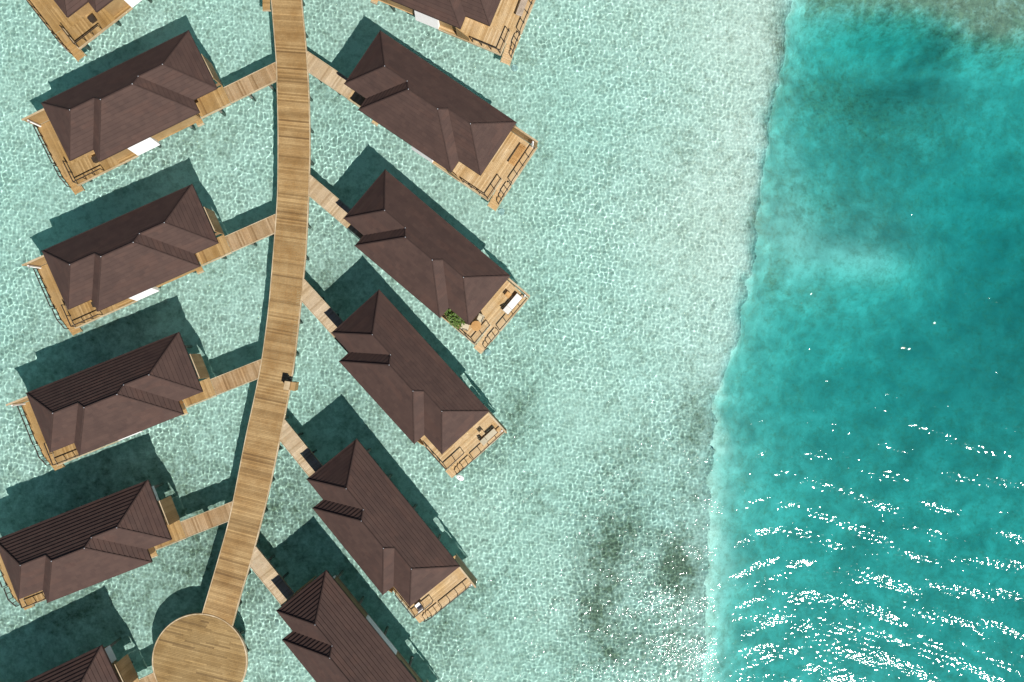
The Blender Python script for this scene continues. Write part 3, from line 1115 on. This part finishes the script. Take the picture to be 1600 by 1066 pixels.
c0, c1 = px(408, -40, DZ), px(422, 13, DZ)
sp = thing('step_platform', 'lower timber step platform at the top left of the boardwalk', 'platform', (c0[0], c1[1], 0))
mb = MB()
boards(mb, 0.02, c1[0] - c0[0] - .1, 0, c0[1] - c1[1], DZ - .35, 'u')
mb.build('planks', M['deck_wood_left'], sp)
mb = MB()
mb.bar((.0, -.03, DZ - .45), (c1[0] - c0[0] - .05, -.03, DZ - .45), .05, .22)
mb.build('edge_board', M['edge_wood'], sp)


# ------------------------------------------------------------------ terrace furniture
def place(o, i, u, v, z=DZ, rot=0.0):
    p = vp(i, u, v)
    o.location = (p[0], p[1], z)
    o.rotation_euler = (0, 0, FR[i][4] + rot)
    return o


def slat_lounger(label, wood_m, pad_m, L=1.95, Wd=.72, hh=.36, group=None, slats=True):
    o = thing('sun_lounger', label, 'sun lounger', group=group)
    mb = MB()
    for y in (-Wd / 2, Wd / 2 - .05):
        mb.box(-L / 2, L / 2, y, y + .05, hh - .1, hh - .02)
    for x in (-L / 2, L / 2 - .05):
        mb.box(x, x + .05, -Wd / 2 + .05, Wd / 2 - .05, hh - .1, hh - .02)
    mb.build('frame', wood_m, o)
    mb = MB()
    k = -L / 2 + .06
    while k < L / 2 - .1:
        mb.box(k, k + .075, -Wd / 2 + .055, Wd / 2 - .055, hh - .05, hh - .025)
        k += .1
    mb.build('slats', wood_m, o)
    for x in (-L / 2 + .08, L / 2 - .14):
        for y in (-Wd / 2 + .06, Wd / 2 - .12):
            mb = MB()
            mb.box(x, x + .06, y, y + .06, .0, hh - .055)
            mb.build('leg', wood_m, o)
    if pad_m:
        mb = MB()
        mb.box(-L / 2 + .03, L / 2 - .62, -Wd / 2 + .03, Wd / 2 - .03, hh - .018, hh + .07)
        p = mb.build('cushion', pad_m, o)
        bv = p.modifiers.new('b', 'BEVEL')
        bv.width = .03
        bv.segments = 3
        mb = MB()
        x0, x1 = L / 2 - .6, L / 2 - .05
        y0, y1 = -Wd / 2 + .03, Wd / 2 - .03
        mb.hexa([(x0, y0, hh - .01), (x1, y0, hh + .22), (x1, y1, hh + .22), (x0, y1, hh - .01), (x0, y0, hh + .07), (x1 - .03, y0, hh + .3), (x1 - .03, y1, hh + .3), (x0, y1, hh + .07)])
        p = mb.build('headrest', pad_m, o)
        bv = p.modifiers.new('b', 'BEVEL')
        bv.width = .025
        bv.segments = 3
    return o


def armchair(label, seat_m, frame_m, group=None):
    o = thing('armchair', label, 'chair', group=group)
    mb = MB()
    mb.box(-.25, .25, -.26, .26, .36, .45)
    p = mb.build('seat', seat_m, o)
    p.modifiers.new('b', 'BEVEL').width = .02
    mb = MB()
    mb.hexa([(-.30, -.26, .45), (-.24, -.26, .45), (-.24, .26, .45), (-.30, .26, .45), (-.38, -.26, .86), (-.34, -.26, .86), (-.34, .26, .86), (-.38, .26, .86)])
    mb.build('backrest', seat_m, o)
    for y in (-.29, .29):
        mb = MB()
        mb.bar((-.3, y, .62), (.25, y, .62), .04)
        mb.build('armrest', frame_m, o)
    for x in (-.24, .24):
        for y in (-.29, .29):
            mb = MB()
            mb.bar((x, y, 0), (x, y, .6), .035)
            mb.build('leg', frame_m, o)
    return o


def round_table(label, r, h, m):
    o = thing('round_table', label, 'table')
    mb = MB()
    mb.cyl((0, 0, h - .035), (0, 0, h), r, n=28)
    mb.build('tabletop', m, o)
    mb = MB()
    mb.cyl((0, 0, .03), (0, 0, h - .036), .035, n=10)
    mb.build('stem', M['rail'], o)
    mb = MB()
    mb.cyl((0, 0, 0), (0, 0, .03), .2, n=20)
    mb.build('base', M['rail'], o)
    return o


def side_table(label, m, w_=.45, h=.42, group=None):
    o = thing('side_table', label, 'side table', group=group)
    mb = MB()
    for k in range(4):
        mb.box(-w_ / 2, w_ / 2, -w_ / 2 + k * w_ / 4, -w_ / 2 + (k + 1) * w_ / 4 - .01, h - .03, h)
    mb.build('tabletop', m, o)
    for x in (-w_ / 2 + .03, w_ / 2 - .07):
        for y in (-w_ / 2 + .03, w_ / 2 - .07):
            mb = MB()
            mb.box(x, x + .04, y, y + .04, 0, h - .031)
            mb.build('leg', m, o)
    return o


def potted_plant(label, r, h, n, seed, pot_m, group='plants in pots on the terrace'):
    o = thing('potted_plant', label, 'plant', group=group)
    g = random.Random(seed)
    mb = MB()
    mb.cyl((0, 0, 0), (0, 0, .42), .16, .22, 16)
    pot = mb.build('pot', pot_m, o)
    mb = MB()
    mb.cyl((0, 0, .421), (0, 0, .43), .19, n=16)
    mb.build('soil', M['soil'], pot)
    mb = MB()
    for k in range(5):
        q = k * 1.3
        mb.cyl((0, 0, .42), (.2 * math.cos(q) * r, .2 * math.sin(q) * r, .42 + h * .6), .015, .008, 5)
    mb.build('stem', M['under_wood'], o)
    mb = MB()
    for k in range(n):
        q, e = g.uniform(0, 2 * math.pi), g.uniform(-.1, 1.35)
        rad = r * g.uniform(.1, 1)
        c = Vector((rad * math.cos(q) * math.cos(e * .6), rad * math.sin(q) * math.cos(e * .6), .5 + h * g.uniform(.1, 1) * (1.15 - rad / r * .6)))
        d = Vector((math.cos(q), math.sin(q), g.uniform(-.5, .6))).normalized()
        s = d.cross(Vector((g.uniform(-.3, .3), g.uniform(-.3, .3), 1))).normalized()
        L, W_ = g.uniform(.14, .30), g.uniform(.035, .07)
        up = s.cross(d) * .02
        mb.poly([c, c + d * L * .5 + s * W_ + up, c + d * L, c + d * L * .5 - s * W_ + up])
    mb.build('leaves', M['leaf'], o)
    return o


# villa 7: teak daybed
place(slat_lounger('bare teak slatted daybed on the terrace of the uppermost whole right villa', M['orange_wood'], None, 1.95, .62, .32), 7, 15.1, 1.75, rot=R(90))
# villa 8
place(slat_lounger('white cushioned lounger by the terrace railing of the villa with plants', M['edge_wood'], M['cushion'], 2.0, .66, .38), 8, 15.4, 1.62, rot=R(-90))
place(side_table('square teak side table between the white lounger and the roof edge', M['orange_wood'], .46, .42), 8, 14.6, 1.25)
place(round_table('round teak table by the roof corner on the terrace with plants', .44, .74, M['orange_wood']), 8, 14.25, 5.1)
CG = 'pale armchairs at the round table'
a = place(armchair('pale armchair at the round table, on the side towards the loungers', M['beige'], M['rail'], CG), 8, 14.1, 4.4, rot=R(-75))
b = copy_tree(a)
b['label'] = 'pale armchair at the round table, on the side towards the plants'
place(b, 8, 13.6, 5.75, rot=R(25))
place(potted_plant('leafy green plant with the largest crown, nearest the armchair', .55, .95, 210, 1, M['white']), 8, 12.75, 5.85)
place(potted_plant('bushy green plant in the middle of three pots by the villa', .50, .8, 170, 2, M['white']), 8, 12.25, 5.8)
place(potted_plant('small sparse plant in white pot nearest the villa wall', .28, .5, 60, 3, M['white']), 8, 11.65, 5.7)
# villa 9
place(slat_lounger('beige cushioned lounger on the terrace of the third whole right villa', M['orange_wood'], M['beige'], 1.75, .6, .38), 9, 15.5, 1.75, rot=R(-90))
place(side_table('low teak side table beside the beige lounger', M['deck_wood'], .42, .45), 9, 14.85, 1.95)
# villa 10
place(armchair('white square seat by the terrace railing below the roof corner', M['white'], M['rail']), 10, 14.6, 5.45, rot=R(180))
o = slat_lounger('grey slatted lounger on the terrace of the villa cut off by the top edge', plain('weathered_teak', (.40, .33, .26), .8, .2), None, 1.75, .55, .42)
place(o, 6, 15.35, 1.95, rot=R(92))

BG = 'black boxes by the left villas'
bx0 = thing('dark_box', 'plain black box on the terrace of the uppermost whole left villa', 'box', group=BG)
mb = MB()
mb.box(-.26, .26, -.22, .22, 0, .42)  # plain black box placed where the deck shows a small dark square
mb.build('box_body', M['rail'], bx0)
mb = MB()
mb.box(-.28, .28, -.24, .24, .423, .46)
mb.build('lid', M['rail'], bx0)
place(bx0, 1, 12.62, 5.25)
b1 = copy_tree(bx0)
b1['label'] = 'plain black box on the terrace of the second whole left villa'
place(b1, 2, 12.55, 5.3)
b1 = copy_tree(bx0)
b1['label'] = 'plain black box on the villa terrace cut off at the top left'
place(b1, 0, 12.6, 5.3)

# pale slabs on the seabed at the foot of the stairs
slab_m = plain('pale_concrete', (.62, .6, .58), .9, .1)
for i, lb in ((6, 'of the villa cut off by the top edge'), (7, 'of the uppermost whole right villa'), (8, 'of the right villa with green plants')):
    mb = MB()
    mb.cyl((0, 0, -1.62), (0, 0, -1.15), .36, .30, 14)
    o = mb.build('mooring_block', slab_m)
    o.cycles.is_caustics_receiver = True
    o.location = (*vp(i, 16.45, 6.3), 0)
    tag(o, 'pale sunken block by the stairs ' + lb, 'concrete block', 'concrete blocks at the stairs')

# white float bobbing by the stairs of the third right villa
fl = thing('float', 'white float bobbing on the water at the stair foot of the third right villa', 'float')
mb = MB()
N1, N2 = 14, 7
for a in range(N2):
    for b in range(N1):
        q = []
        for (i2, j2) in ((a, b), (a, b + 1), (a + 1, b + 1), (a + 1, b)):
            th, ph = math.pi * i2 / N2, 2 * math.pi * j2 / N1
            q.append((.38 * math.sin(th) * math.cos(ph), .24 * math.sin(th) * math.sin(ph), .13 * math.cos(th)))
        mb.poly(q[::-1])
mb.build('hull', M['white'], fl)
mb = MB()
mb.cyl((0, 0, .12), (0, 0, .17), .05, n=10)
mb.build('handle', M['rail'], fl)
place(fl, 9, 16.6, 6.25, .06, R(20))
